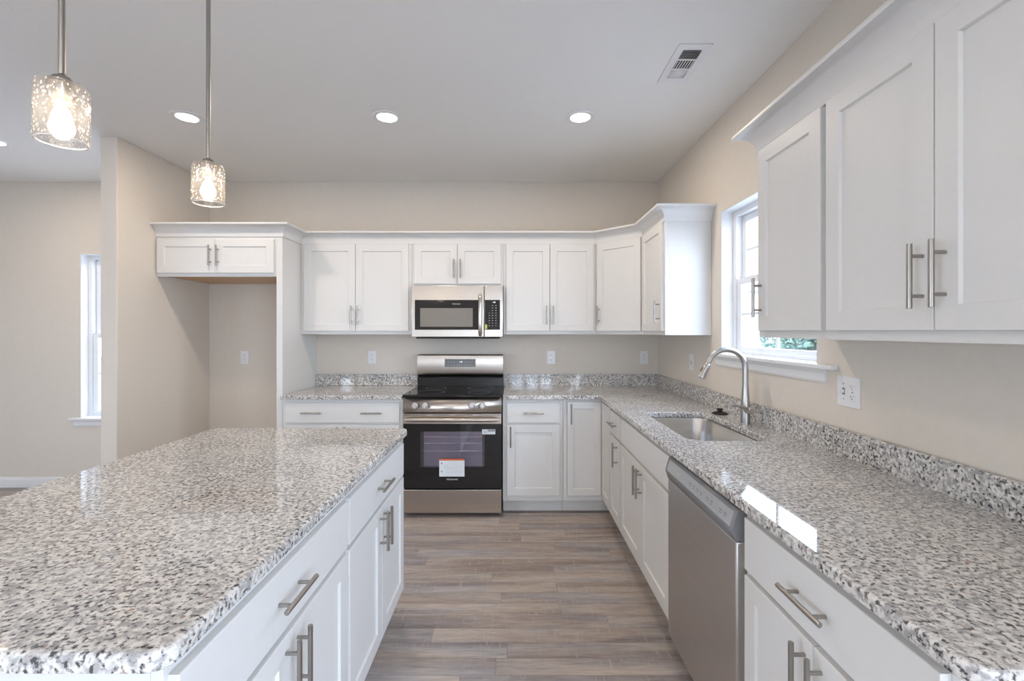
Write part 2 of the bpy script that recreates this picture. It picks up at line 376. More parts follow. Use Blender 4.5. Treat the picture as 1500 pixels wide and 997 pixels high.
# windows: local frame, outside is +y, width along x, origin at the opening's lower left on the room side of the wall
def window(name, loc, rz, w, h, T0=.073, hung=True, stool=True, cols=2, rows=2):
    r = thing(name, None, None, loc, rz, kind='structure')
    bm = B(); t = .004                                                  # painted return on the opening
    box(bm, 0, t, 0, T0, 0, h); box(bm, w-t, w, 0, T0, 0, h); box(bm, t, w-t, 0, T0, h-t, h); mk('jamb', bm, M_TRIM, r)
    bm = B(); y0, y1 = T0, T-.005; f = .038; fb = .018
    box(bm, 0, f, y0, y1, 0, h, .002); box(bm, w-f, w, y0, y1, 0, h, .002); box(bm, f, w-f, y0, y1, h-f, h, .002); box(bm, f, w-f, y0, y1, 0, fb, .002)
    mk('frame', bm, M_VINYL, r)
    def sash(x0, x1, z0, z1, ya, yb, s=.042, sb=None):
        sb = sb or s
        bm = B()
        for q in ((x0, x0+s, z0, z1), (x1-s, x1, z0, z1), (x0+s, x1-s, z0, z0+sb), (x0+s, x1-s, z1-s, z1)):
            box(bm, q[0], q[1], ya, yb, q[2], q[3], .003)
        so = mk('sash', bm, M_VINYL, r)
        gm = B(); mid = (ya+yb)/2; box(gm, x0+s-.004, x1-s+.004, mid-.002, mid+.002, z0+sb-.004, z1-s+.004); mk('pane', gm, M_PANE, so)
        mm = B(); g = .008
        for i in range(1, cols):
            xc = x0+(x1-x0)*i/cols; box(mm, xc-g, xc+g, mid-.006, mid+.006, z0+sb, z1-s)
        for i in range(1, rows):
            zc = z0+(z1-z0)*i/rows; box(mm, x0+s, x1-s, mid-.0055, mid+.0055, zc-g, zc+g)
        if cols > 1 or rows > 1: mk('muntin', mm, M_VINYL, so)
    if hung:
        zm = h*.5; ym = (y0+y1)/2
        sash(f+.002, w-f-.002, zm-.02, h-f-.002, ym+.002, y1-.006)
        sash(f+.002, w-f-.002, fb+.002, zm+.022, y0+.006, ym-.002, sb=.026)
    else:
        for k in range(3):
            a = f+(w-2*f)*k/3; sash(a+.002, a+(w-2*f)/3-.002, fb+.002, h-f-.002, y0+.01, y1-.01, .05)
    if stool:
        bm = B(); box(bm, 0, w, -.001, T0+.03, -.019, .0015); box(bm, -.085, w+.13 if name == 'window_1' else w+.085, -.034, -.0005, -.019, .0, .004, 2)
        mk('sill', bm, M_TRIM, r)
        bm = B(); pr = [(-.0005, -.078), (-.006, -.078), (-.010, -.068), (-.010, -.040), (-.018, -.030), (-.024, -.020), (-.0005, -.020)]
        prism(bm, pr, -.058, w+.058, 'X'); mk('apron', bm, M_TRIM, r)
    return r
# right wall: room faces -x ; local +y -> +x : rz=-90deg, local x -> -y, origin at far end
w1 = window('window_1', (XR, KW[1], KW[2]), -PI/2, KW[1]-KW[0], KW[3]-KW[2])
w1.children[-2].location = (0, 0, 0)
w2 = window('window_2', (SW[0], YB, SW[2]), 0, SW[1]-SW[0], SW[3]-SW[2])
w3 = window('added_window_3', (XL, LW[0], LW[2]), PI/2, LW[1]-LW[0], LW[3]-LW[2], hung=False, stool=False, cols=1, rows=1)  # unseen window added to bring bluish daylight in from the left
w4 = window('added_window_4', (FW[1], YF, FW[2]), PI, FW[1]-FW[0], FW[3]-FW[2], hung=False, stool=False, cols=1, rows=1)  # unseen window added behind the camera as a daylight source

w6 = window('added_window_6', (FD[1], YF, FD[2]), PI, FD[1]-FD[0], FD[3]-FD[2], hung=False, stool=False, cols=1, rows=1)  # unseen glazed opening added to brighten the lower back cabinets and floor
w5 = window('added_window_5', (XR, RW_[1], RW_[2]), -PI/2, RW_[1]-RW_[0], RW_[3]-RW_[2], hung=False, stool=False, cols=1, rows=1)  # unseen window added behind the camera to light the island fronts

# ------------------------------------------------------------------ cabinet parts
def handle_bm(Lh=.156, horizontal=False):
    bm = B(); r = .006; post = .048; off = .032
    pr = [(r-.0008, -Lh/2), (r, -Lh/2+.0008), (r, Lh/2-.0008), (r-.0008, Lh/2)]
    lathe(bm, pr, (0, -off, 0), 'X' if horizontal else 'Z', 20)
    for s in (-1, 1):
        p = (s*post, 0, 0) if horizontal else (0, 0, s*post)
        lathe(bm, [(.0045, 0), (.0045, off)], p, 'Y', 16)
    return bm
HM = {}
def handle(parent, x, z, horizontal=False, Lh=.156):
    key = (horizontal, Lh)
    if key not in HM:
        o = mk('handle', handle_bm(Lh, horizontal), M_NICKEL); HM[key] = o
        o.parent = parent; o.location = (x, -.019, z); return o
    o = HM[key].copy(); COL.objects.link(o); o.parent = parent; o.location = (x, -.019, z); return o
def front_bm(w, h, shaker=True, t=.0188, st=.057):
    bm = B()
    def ring(ins, y): return [bm.verts.new(p) for p in ((ins, y, ins), (w-ins, y, ins), (w-ins, y, h-ins), (ins, y, h-ins))]
    R = [ring(0, -.0005), ring(0, -t+.0025), ring(.0007, -t+.0007), ring(.0025, -t)]
    if shaker: R += [ring(st, -t), ring(st+.0015, -t+.0015), ring(st+.0035, -t+.008)]
    for a, d in zip(R, R[1:]):
        for k in range(4): bm.faces.new((a[k], a[(k+1) % 4], d[(k+1) % 4], d[k]))
    bm.faces.new(R[0][::-1]); bm.faces.new(R[-1]); return bm
def front(kind, root, x0, x1, z0, z1, handles=(), rz=0, yo=0, xo=None, st=.057):
    o = mk('drawer' if kind == 'drawer' else 'door', front_bm(x1-x0, z1-z0, kind != 'drawer', st=st), M_CAB, root,
           (x0, 0, z0) if xo is None else xo, (0, 0, rz))
    for hx, hz, hor in handles: handle(o, hx-x0, hz-z0, hor)
    return o
def shell(w, d, z0, h, toe, under=.012, top=True):
    """carcass panels behind the face frame"""
    bm = B(); t = .016; e = .0006; y0 = .0195
    zb = z0+toe
    if toe:
        for a, c in ((e, t), (w-t, w-e)): prism(bm, [(y0, zb), (d, zb), (d, z0+h), (y0, z0+h)], a, c, 'X'); prism(bm, [(.076, z0), (d, z0), (d, zb), (.076, zb)], a, c, 'X')
        box(bm, t, w-t, .076, .09, z0, zb)
    else:
        for a, c in ((e, t), (w-t, w-e)): box(bm, a, c, y0, d, zb, z0+h)
    box(bm, t, w-t, y0, d, zb+under, zb+under+t); box(bm, t, w-t, y0, d if top else y0+.02, z0+h-t, z0+h); box(bm, t, w-t, d-.008, d, zb+under+t, z0+h-t)
    return bm
def frame(w, z0, z1, rails=(), sl=.038, sr=.038, bot=.040, top=.040, stiles=()):
    bm = B(); e = .0003; y0, y1 = 0, .019
    box(bm, e, sl, y0, y1, z0, z1, .0006); box(bm, w-sr, w-e, y0, y1, z0, z1, .0006)
    box(bm, sl, w-sr, y0, y1, z0, z0+bot); box(bm, sl, w-sr, y0, y1, z1-top, z1)
    for z in rails: box(bm, sl, w-sr, y0, y1, z-.012, z+.012)
    for x in stiles: box(bm, x-.012, x+.012, y0, y1, z0+bot, z1-top)
    return bm
def cabinet(name, label, cat, loc, rz, w, d, z0, h, toe, fronts, rails=(), group=None, **fk):
    r = thing(name, label, cat, (loc[0], loc[1], 0), rz, group)
    mk('carcass', shell(w, d, z0, h, toe, top='sink' not in label), M_CAB, r)
    mk('face_frame', frame(w, z0+toe, z0+h, rails, **fk), M_CAB, r)
    for f in fronts: front(f[0], r, *f[1:5], handles=f[5] if len(f) > 5 else ())
    return r
UB, UT, DB, DT = 1.375, 2.134, 1.402, 2.120      # upper cabinets
BH = .883                                         # base cabinet height
DRZ = (.704, .855); DOZ = (.148, .688)            # drawer and door heights in base cabinets
YU = 3.805; YC = 3.50
HZ = 1.532
UC = 'upper cabinet'; BC = 'base cabinet'
UG = None
# over-fridge cabinet (deep)
r = cabinet('upper_cabinet', 'short white two-door cabinet above the empty refrigerator alcove', UC, (-2.718, YC), 0, .915, .607, 1.818, .316, 0,
    [('door', .012, .454, 1.844, 2.103, [(.427, 1.975, False)]), ('door', .457, .903, 1.844, 2.103, [(.484, 1.975, False)])], top=.03, bot=.03)
mk('underside', box(B(), .018, .897, .02, .598, 1.8245, 1.8295), M_WOOD, r)['label'] = 'bare tan wood underside'
tag(mk('end_panel', box(B(), -1.802, -1.7565, YC-.001, YB-.001, 0, UT, .001), M_CAB), 'tall white side panel between refrigerator alcove and left countertop', 'cabinet panel')
cabinet('upper_cabinet', 'tall white two-door wall cabinet between refrigerator side panel and microwave', UC, (-1.755, YU), 0, .922, .303, UB, UT-UB, 0,
    [('door', .030, .456, DB, DT, [(.430, HZ, False)]), ('door', .459, .898, DB, DT, [(.485, HZ, False)])])
cabinet('upper_cabinet', 'short white two-door wall cabinet directly above the microwave', UC, (-.832, YU), 0, .761, .303, 1.775, UT-1.775, 0,
    [('door', .022, .378, 1.792, DT, [(.352, 1.915, False)]), ('door', .381, .739, 1.792, DT, [(.407, 1.915, False)])], bot=.03, top=.03)
cabinet('upper_cabinet', 'tall white two-door wall cabinet just right of the microwave', UC, (-.070, YU), 0, .769, .303, UB, UT-UB, 0,
    [('door', .022, .382, DB, DT, [(.356, HZ, False)]), ('door', .385, .747, DB, DT, [(.411, HZ, False)])])
# diagonal corner cabinet
def loc2(p, loc, rz):
    x, y = p[0]-loc[0], p[1]-loc[1]; c, s = math.cos(-rz), math.sin(-rz); return (x*c-y*s, x*s+y*c)
cl = (.70, YU); rz = -PI/4; wd = .305*math.sqrt(2)
r = thing('upper_cabinet', 'white diagonal single-door wall cabinet set across the room corner', UC, (cl[0], cl[1], 0), rz)
pg = [(.702, YU+.002), (1.003, 3.503), (1.307, 3.503), (1.307, 4.107), (.702, 4.107)]
# start slightly behind the diagonal face frame
pg2 = [loc2(p, cl, rz) for p in pg]; pg2[0] = (pg2[0][0]+.016, .0195); pg2[1] = (pg2[1][0]-.016, .0195)
mk('carcass', prism(B(), pg2, UB+.012, UT), M_CAB, r)
bm = frame(wd, UB, UT, sl=.03, sr=.03); mk('face_frame', bm, M_CAB, r)
front('door', r, .018, wd-.014, DB, DT, [(.045, HZ, False)])
# right wall cabinet beside the window (x = 1.005 face, y from 3.5 down to 3.0)
cabinet('upper_cabinet', 'white one-door cabinet on right wall, beyond the kitchen window', UC, (1.005, YC-.001), -PI/2, .499, .303, UB, UT-UB, 0,
    [('door', .022, .477, DB, DT, [(.435, HZ, False)])])
# near cabinets on the right wall
cabinet('upper_cabinet', 'narrow white one-door wall cabinet overlapping the kitchen window in view', UC, (1.005, 1.86), -PI/2, .411, .303, UB, UT-UB, 0,
    [('door', .024, .396, DB, DT, [(.050, HZ, False)])], sl=.03, sr=.02)
cabinet('upper_cabinet', 'nearest white two-door wall cabinet, large at the upper right', UC, (1.003, 1.448), -PI/2, .763, .305, UB-.001, UT-UB+.001, 0,
    [('door', .012, .379, DB, DT, [(.352, HZ, False)]), ('door', .382, .751, DB, DT, [(.409, HZ, False)])])

# crown moulding
def sweep(bm, path, prof, closed_ends=True):
    P = [Vector(p) for p in path]; n = len(P); rings = []
    def rn(a, b): d = (b-a).normalized(); return Vector((d.y, -d.x))
    for i, p in enumerate(P):
        if i == 0: m = rn(P[0], P[1]); k = 1
        elif i == n-1: m = rn(P[-2], P[-1]); k = 1
        else:
            a, b2 = rn(P[i-1], p), rn(p, P[i+1]); m = (a+b2).normalized(); k = 1/max(.2, m.dot(a))
        rings.append([bm.verts.new((p.x+m.x*o*k, p.y+m.y*o*k, z)) for o, z in prof])
    q = len(prof)
    for a, d in zip(rings, rings[1:]):
        for k in range(q): bm.faces.new((a[k], a[(k+1) % q], d[(k+1) % q], d[k]))
    bm.faces.new(rings[0][::-1]); bm.faces.new(rings[-1]); return bm
cz = 2.122
prof = [(.0005, cz), (.007, cz), (.009, cz+.006), (.010, cz+.014)]
for k in range(1, 9):
    a = k/8*PI/2; prof.append((.010+.056*(1-math.cos(a)), cz+.014+.066*math.sin(a)))
prof += [(.072, cz+.082), (.074, cz+.086), (.074, cz+.096), (.0005, cz+.096)]
path = [(-2.719, YC), (-1.7565, YC), (-1.7565, YU), (.70, YU), (1.005, YC), (1.005, 2.9995), (1.3095, 2.9995)]
path[0] = (-2.7195, YC-.0012); path[1] = (-1.7560, YC-.0012)
tag(mk('crown_molding', sweep(B(), path, prof), M_CAB, angle=28), 'long white cove crown molding stepping over the back wall cabinets to the corner', 'crown molding')
path = [(1.3095, 1.8605), (1.0025, 1.8605), (1.0025, .6845), (1.3095, .6845)]
tag(mk('crown_molding', sweep(B(), path, prof), M_CAB, angle=28), 'white cove crown molding topping the two near right cabinets', 'crown molding')

# base cabinets ---------------------------------------------------------
bh = dict(rails=(.696,))
zh = .60
cabinet('base_cabinet', 'white base cabinet left of the range with one wide two-handle drawer', BC, (-1.755, YC), 0, .922, .605, 0, BH, .105,
    [('drawer', .030, .898, *DRZ, [(.235, .780, True), (.690, .780, True)]), ('door', .030, .462, *DOZ, [(.435, zh, False)]), ('door', .465, .898, *DOZ, [(.492, zh, False)])], **bh)
cabinet('base_cabinet', 'white base cabinet right of the range with drawer above one door', BC, (-.070, YC), 0, .46, .605, 0, BH, .105,
    [('drawer', .032, .434, *DRZ, [(.235, .780, True)]), ('door', .032, .434, *DOZ, [(.060, zh, False)])], **bh)
# corner base cabinet
r = thing('base_cabinet', 'white corner base cabinet with two narrow full-height doors meeting at right angles', BC, (.391, YC, 0))
ox, oy = .391, YC
pts = [(.392, YC+.0195), (.7195, YC+.0195), (.7195, 3.192), (1.307, 3.192), (1.307, 4.107), (.392, 4.107)]
bm = prism(B(), [(x-ox, y-oy) for x, y in pts], .105, BH)
pts = [(.392, YC+.076), (.776, YC+.076), (.776, 3.192), (1.30, 3.192), (1.30, 4.10), (.392, 4.10)]
prism(bm, [(x-ox, y-oy) for x, y in pts], 0, .105); mk('carcass', bm, M_CAB, r)
bm = B(); fx = .700-ox
box(bm, .001, .028, 0, .019, .105, BH); box(bm, .028, fx+.019, 0, .019, .105, .145); box(bm, .028, fx+.019, 0, .019, BH-.025, BH)
box(bm, fx, fx+.019, -.309, 0, .105, .145); box(bm, fx, fx+.019, -.309, 0, BH-.025, BH); box(bm, fx, fx+.019, -.309, -.297, .145, BH-.025)
mk('face_frame', bm, M_CAB, r)
front('door', r, .030, fx-.0205, DOZ[0], .862, [(.058, .775, False)], st=.050)
front('door', r, 0, .268, DOZ[0], .862, [], rz=-PI/2, xo=(fx, -.021, DOZ[0]), st=.050)
# right run, facing -x
BX = .700
cabinet('base_cabinet', 'slim white base cabinet between corner cabinet and sink cabinet, small drawer over door', BC, (BX, 3.190), -PI/2, .304, .607, 0, BH, .105,
    [('drawer', .010, .296, *DRZ, [(.150, .780, True)]), ('door', .010, .296, *DOZ, [(.235, zh, False)])], sl=.02, sr=.02, **bh)
cabinet('base_cabinet', 'white sink base cabinet with plain false front over two doors', BC, (BX, 2.885), -PI/2, .913, .607, 0, BH, .105,
    [('drawer', .010, .903, *DRZ, []), ('door', .010, .455, *DOZ, [(.428, zh, False)]), ('door', .458, .903, *DOZ, [(.485, zh, False)])], sl=.02, sr=.02, **bh)
cabinet('base_cabinet', 'nearest white base cabinet in right run, beside the dishwasher, wide drawer over doors', BC, (BX, 1.362), -PI/2, .650, .607, 0, BH, .105,
    [('drawer', .020, .634, *DRZ, [(.320, .780, True)]), ('door', .020, .325, *DOZ, [(.298, zh, False)]), ('door', .328, .634, *DOZ, [(.355, zh, False)])], sl=.03, sr=.03, **bh)
# island, facing +x
IX = -.547
for y0, lab in ((.716, 'near white island base cabinet, closest to viewer, drawer over two doors'),
                (1.480, 'far white island base cabinet at the end towards the range')):
    cabinet('base_cabinet', lab, BC, (IX, y0), PI/2, .762, .607, 0, BH, .105,
        [('drawer', .010, .752, *DRZ, [(.368, .780, True)]), ('door', .010, .379, *DOZ, [(.352, zh, False)]), ('door', .382, .752, *DOZ, [(.409, zh, False)])], sl=.02, sr=.02, **bh)
tag(mk('island_back_panel', box(B(), -1.170, -1.1555, .716, 2.242, 0, BH, .001), M_CAB), 'white back panel of the island under the seating overhang', 'cabinet panel')

# ------------------------------------------------------------------ countertops
def rounded(pts, rad, seg=6):
    out = []; n = len(pts)
    for i, p in enumerate(pts):
        r = rad[i] if isinstance(rad, (list, tuple)) else rad
        p = Vector(p)
        if r <= 0: out.append(p); continue
        a = (Vector(pts[i-1])-p).normalized(); c = (Vector(pts[(i+1) % n])-p).normalized()
        t0, t1 = p+a*r, p+c*r; ctr = p+(a+c)*r
        a0 = math.atan2(t0.y-ctr.y, t0.x-ctr.x); a1 = math.atan2(t1.y-ctr.y, t1.x-ctr.x)
        da = (a1-a0+PI) % (2*PI)-PI
        for k in range(seg+1):
            an = a0+da*k/seg; out.append(ctr+Vector((math.cos(an), math.sin(an)))*r)
    return out
def offset_poly(P, d):
    n = len(P); out = []
    for i, p in enumerate(P):
        a = (p-P[i-1]); c = (P[(i+1) % n]-p)
        if a.length < 1e-6: a = P[i-1]-P[i-2]
        if c.length < 1e-6: c = P[(i+2) % n]-P[(i+1) % n]
        a.normalize(); c.normalize()
        na, nc = Vector((-a.y, a.x)), Vector((-c.y, c.x)); m = (na+nc).normalized(); out.append(p+m*(d/max(.3, m.dot(na))))
    return out
def slab(outer, z0, z1, e=.007, hole=None):
    """counter-clockwise outer polygon; eased edges; optional ccw hole"""
    bm = B()
    arc = [(e*(1-math.sin(a)), e*(1-math.cos(a))) for a in (PI/2, PI/3, PI/6, 0)]   # (inset, drop) at outside -> top
    def loops(P, s):
        L_ = [(s*.002, z0), (0, z0+.002)] + [(s*i, z1-d) for i, d in [(0, e), (e*.134, e*.5), (e*.5, e*.134), (e, 0)]]
        return [[bm.verts.new((q.x, q.y, z)) for q in offset_poly(P, o)] for o, z in L_]
    def skin(Ls):
        for a, d in zip(Ls, Ls[1:]):
            n = len(a)
            for k in range(n): bm.faces.new((a[k], a[(k+1) % n], d[(k+1) % n], d[k]))
    A = loops(outer, 1); skin(A); sets = [A]
    if hole: Hh = loops(hole, -1); skin(Hh); sets.append(Hh)
    for idx in (0, -1):
        es = []
        for S in sets:
            l = S[idx]; n = len(l)
            for k in range(n):
                e_ = bm.edges.get((l[k], l[(k+1) % n])); es.append(e_)
        bmesh.ops.triangle_fill(bm, edges=es, use_beauty=True, normal=(0, 0, 1 if idx else -1))
    return bm
CT0, CT1 = .8835, .914
V = Vector
# left of range
r = thing('countertop', 'short speckled granite countertop between refrigerator panel and range', 'countertop', (-1.30, 3.78, 0))
def lg(bm, r):                    # shift a world-space mesh into r's frame
    bmesh.ops.translate(bm, verts=bm.verts, vec=(-r.location.x, -r.location.y, 0)); return bm
P = rounded([(-1.7555, 3.462), (-.8335, 3.462), (-.8335, 4.108), (-1.7555, 4.108)], [.0, .012, 0, 0])
mk('slab', lg(slab(P, CT0, CT1), r), M_GRANITE, r)
mk('backsplash', lg(box(B(), -1.755, -.8335, 4.088, 4.108, CT1+.0002, 1.0156, .003, 2), r), M_GRANITE, r)
# right L
r = thing('countertop', 'long L-shaped speckled granite countertop with the sink cutout, along right wall', 'countertop', (1.0, 2.4, 0))
P = rounded([(-.0705, 3.462), (.662, 3.462), (.662, .655), (1.308, .655), (1.308, 4.108), (-.0705, 4.108)], [.012, .0, .035, 0, 0, 0])
SH = rounded([(.795, 2.035), (1.158, 2.035), (1.158, 2.742), (.795, 2.742)], .075, 8)
mk('slab', lg(slab(P, CT0, CT1, hole=SH), r), M_GRANITE, r)
bs = prism(B(), [(-.0705, 4.088), (1.288, 4.088), (1.288, .655), (1.308, .655), (1.308, 4.108), (-.0705, 4.108)], CT1+.0002, 1.0156)
bmesh.ops.bevel(bs, geom=[e for e in bs.edges if all(v.co.z > 1.01 for v in e.verts)], offset=.003, segments=2, affect='EDGES')
mk('backsplash', lg(bs, r), M_GRANITE, r)
# island
P = rounded([(-1.505, .688), (-.522, .688), (-.522, 2.305), (-1.505, 2.305)], .035)
r = thing('countertop', 'broad speckled granite island countertop in the left foreground', 'countertop', (-1.0, 1.5, 0))
mk('slab', lg(slab(P, CT0, CT1, e=.010), r), M_GRANITE, r)

# ------------------------------------------------------------------ sink
r = thing('kitchen_sink', 'undermount stainless steel single-bowl sink set in the right countertop', 'sink', (.976, 2.39, CT0-.001))
bm = B(); rings = []
for off, z, rr in ((-.028, -.0005, .09), (.002, -.0005, .078), (.004, -.006, .078), (.010, -.150, .078), (.020, -.178, .07), (.045, -.192, .06), (.085, -.196, .05)):
    x0, x1, y0, y1 = -.181+off, .182-off, -.355+off, .352-off
    rings.append([bm.verts.new((q.x, q.y, z)) for q in rounded([(x0, y0), (x1, y0), (x1, y1), (x0, y1)], rr, 6)])
for a, d in zip(rings, rings[1:]):
    for k in range(len(a)): bm.faces.new((a[k], a[(k+1) % len(a)], d[(k+1) % len(a)], d[k]))
bm.faces.new(rings[-1]); mk('bowl', bm, M_SINK, r, angle=60)
mk('drain', lathe(B(), [(.045, -.1955), (.045, -.193), (.036, -.192), (.030, -.1945), (.0, -.1945)], (.04, .02, 0)), M_CHROME, r)

# ------------------------------------------------------------------ faucet
FX, FY = 1.222, 2.395
r = thing('kitchen_faucet', 'brushed nickel high-arc pull-down faucet behind the sink', 'faucet', (FX, FY, CT1+.0003))
mk('body', lathe(B(), [(.027, 0), (.027, .004), (.0235, .006), (.0235, .085), (.0225, .105), (.0175, .165), (.0150, .200)]), M_FAUCET, r)
pts = []; R = .098; zc = .292; sx = -.104
pts.append((0, 0, .200)); pts.append((0, 0, .250))
for k in range(0, 19):
    a = k/18*math.radians(158)
    pts.append((-R+R*math.cos(a)*1.0, 0, zc+R*math.sin(a)))
lastp = Vector(pts[-1]); d = (Vector(pts[-1])-Vector(pts[-2])).normalized(); tilt = d
pts.append(tuple(lastp+d*.010))
mk('spout', tube(B(), pts, [.0148]*2+[.0145-.0025*k/18 for k in range(19)]+[.012], 24), M_FAUCET, r)
s0 = lastp+d*.014; 
sh = mk('spray_head', tube(B(), [s0, s0+d*.004, s0+d*.03, s0+d*.082, s0+d*.085], [.0135, .0155, .0165, .019, .0175], 24), M_FAUCET, r)
mk('spray_button', tube(B(), [s0+d*.016+V((-.0150, 0, -.006)), s0+d*.040+V((-.0175, 0, -.007))], [.007, .008], 14), M_RUBBER, sh)
mk('lever_hub', lathe(B(), [(.017, 0), (.018, .01), (.018, .060), (.015, .068), (0, .068)], (0, 0, .078), 'Y', 24), M_FAUCET, r)
mk('lever', tube(B(), [(-.004, -.050, .082), (-.03, -.052, .094), (-.092, -.056, .110), (-.098, -.056, .111)], [.007, .007, .009, .006], 16), M_FAUCET, r)
# stopper
r = thing('sink_stopper', 'small black rubber sink stopper lying on granite behind the sink', 'sink stopper', (1.222, 2.69, CT1+.0003))
mk('flange', lathe(B(), [(.040, 0), (.044, .002), (.043, .006), (.030, .012), (.018, .014), (0, .014)]), M_RUBBER, r)
mk('knob', lathe(B(), [(.014, .0135), (.013, .022), (.018, .026), (.018, .031), (.015, .033), (0, .033)]), M_RUBBER, r)

# ------------------------------------------------------------------ range
RX = -.451; RW = .746/2; RY = 3.455
r = thing('electric_range', 'freestanding stainless steel electric range with black oven door and smooth cooktop', 'range', (RX, RY+.3, 0))
def ly(y): return y-RY-.3
bm = B(); box(bm, -RW, RW, ly(3.50), ly(4.085), .03, .900, .002); mk('body', bm, M_BLACK, r)
for sx_ in (-1, 1):
    for yy in (3.54, 4.03): mk('foot', lathe(B(), [(.016, 0), (.018, .004), (.012, .01), (.012, .03)], (sx_*.33, ly(yy), .0005)), M_BLACK, r)
bm = B(); box(bm, -RW-.003, RW+.003, ly(3.452), ly(4.02), .9005, .921, .005, 2); ck = mk('cooktop', bm, M_BLACKGLASS, r)
for cx, cy, rad in ((-.19, 3.60, .11), (.19, 3.60, .085), (-.19, 3.86, .085), (.19, 3.86, .11)):
    mk('burner_ring', lathe(B(), [(rad-.0015, .9211), (rad-.0015, .9214), (rad, .9214), (rad, .9211)], (cx, ly(cy), 0), seg=48, cap=False), M_DARKPLASTIC, ck)
# backguard
bm = B(); prism(bm, [(ly(4.085), .922), (ly(3.985), .922), (ly(3.985), .993), (ly(3.998), 1.008), (ly(4.085), 1.008)], -RW, RW, 'X'); mk('backguard_base', bm, M_BLACK, r)
bm = B(); prism(bm, [(ly(4.085), 1.009), (ly(4.01), 1.009), (ly(3.972), 1.026), (ly(3.967), 1.040), (ly(3.985), 1.188), (ly(3.995), 1.197), (ly(4.085), 1.197)], -RW, RW, 'X')
bg = mk('backguard', bm, M_STEEL, r)
tl = math.atan2(.018, .148); tilt_r = (-tl, 0, 0)
yb = lambda z: 3.967+(z-1.040)*.018/.148
dsp = mk('display', box(B(), -.134, .134, -.002, -.0004, -.034, .034), M_DARKPLASTIC, bg, (.0, ly(yb(1.125)), 1.125), tilt_r)
KT = {}
def key(parent, x0, x1, z0, z1, loc, rot, y0=-.0026, y1=-.0021, m=None):
    k_ = (round(x1-x0, 4), round(z1-z0, 4), y0)
    if k_ not in KT: KT[k_] = mk('touch_key', box(B(), 0, x1-x0, y0, y1, 0, z1-z0), m or M_INKLIGHT).data; bpy.data.objects.remove([o for o in bpy.data.objects if o.data == KT[k_]][0])
    o = bpy.data.objects.new('touch_key', KT[k_]); COL.objects.link(o); o.parent = parent; o.rotation_euler = rot
    c_, s_ = math.cos(rot[0]), math.sin(rot[0]); o.location = (loc[0]+x0, loc[1]-z0*s_, loc[2]+z0*c_)
KL = (.0, ly(yb(1.125)), 1.125)
for j in range(2):
    for k in range(3): key(bg, -.11+k*.024, -.098+k*.024, .006-j*.026, .009-j*.026, KL, tilt_r)
    for k in range(4): key(bg, .035+k*.02, .047+k*.02, .006-j*.026, .009-j*.026, KL, tilt_r)
for k in range(3): key(bg, -.03+k*.02, -.022+k*.02, -.021, -.017, KL, tilt_r)
text('clock_digits', '1:28', .017, M_DIGIT, bg, (.006, ly(yb(1.133))-.0026, 1.134), (PI/2-tl, 0, 0))
# front control panel and knobs
bm = B(); prism(bm, [(ly(3.50), .785), (ly(3.455), .785), (ly(3.452), .79), (ly(3.464), .893), (ly(3.50), .899)], -RW, RW, 'X'); cp = mk('control_panel', bm, M_STEEL, r)
for kx in (-.283, -.206, .148, .228):
    o = mk('knob', lathe(B(), [(.023, 0), (.023, .006), (.0185, .009), (.017, .026), (.0155, .028), (0, .028)], seg=28, axis='Y'), M_KNOB, cp, (kx, ly(3.457), .838))
    mk('knob_shade_ring', lathe(B(), [(.0245, -.0012), (.0265, .001), (.0265, .004), (.0232, .004)], (0, 0, 0), 'Y', 28, cap=False), M_DARKPLASTIC, o)  # dark ring standing in for the shadow around each knob
    mk('knob_grip', box(B(), -.004, .004, -.034, -.0275, -.016, .016, .0015, 2), M_KNOB, o)
# oven door
dr = thing('oven_door', None, None); dr.parent = r
bpy.data.objects.remove(dr)
bm = B(); DWd = RW-.002; wx, wz0, wz1 = .243, .372, .643
y0, y1 = ly(3.455), ly(3.497)
box(bm, -DWd, -wx, y0, y1, .215, .700); box(bm, wx, DWd, y0, y1, .215, .700); box(bm, -wx, wx, y0, y1, .215, wz0); box(bm, -wx, wx, y0, y1, wz1, .700)
od = mk('oven_door', bm, M_BLACKGLASS, r)
bm = B(); box(bm, -DWd, DWd, ly(3.452), y1, .7005, .778, .002)
mk('door_top_rail', bm, M_STEEL, od)
for a, c in ((-.36, -.20), (-.15, -.02), (.02, .15), (.20, .36)): mk('vent_slot', box(B(), a, c, ly(3.4512), ly(3.4519), .7665, .7700), M_SLOT, od)
mk('oven_window', box(B(), -wx, wx, ly(3.459), ly(3.462), wz0, wz1), M_OVENPANE, od)
bm = B(); yy0, yy1 = ly(3.50), ly(3.90)
bm2 = B()
# cavity liner as a flat panel, its colour lightened for want of light inside
for q in ((-wx+.02, wx-.02, ly(3.4955), ly(3.4975), wz0+.0, wz1-.0),): box(bm2, *q)
mk('oven_liner', bm2, M_OVEN, od)
bm = B()
for z in (.430, .490, .548, .596):
    if z == .430: continue
    cyl(bm, (-wx+.024, ly(3.482), z), (wx-.024, ly(3.482), z), .0032, seg=8)
for k in range(9): cyl(bm, (-.20+.05*k, ly(3.484), .598), (-.20+.05*k, ly(3.492), .604), .0018, seg=6)
mk('oven_rack', bm, M_CHROME, od)
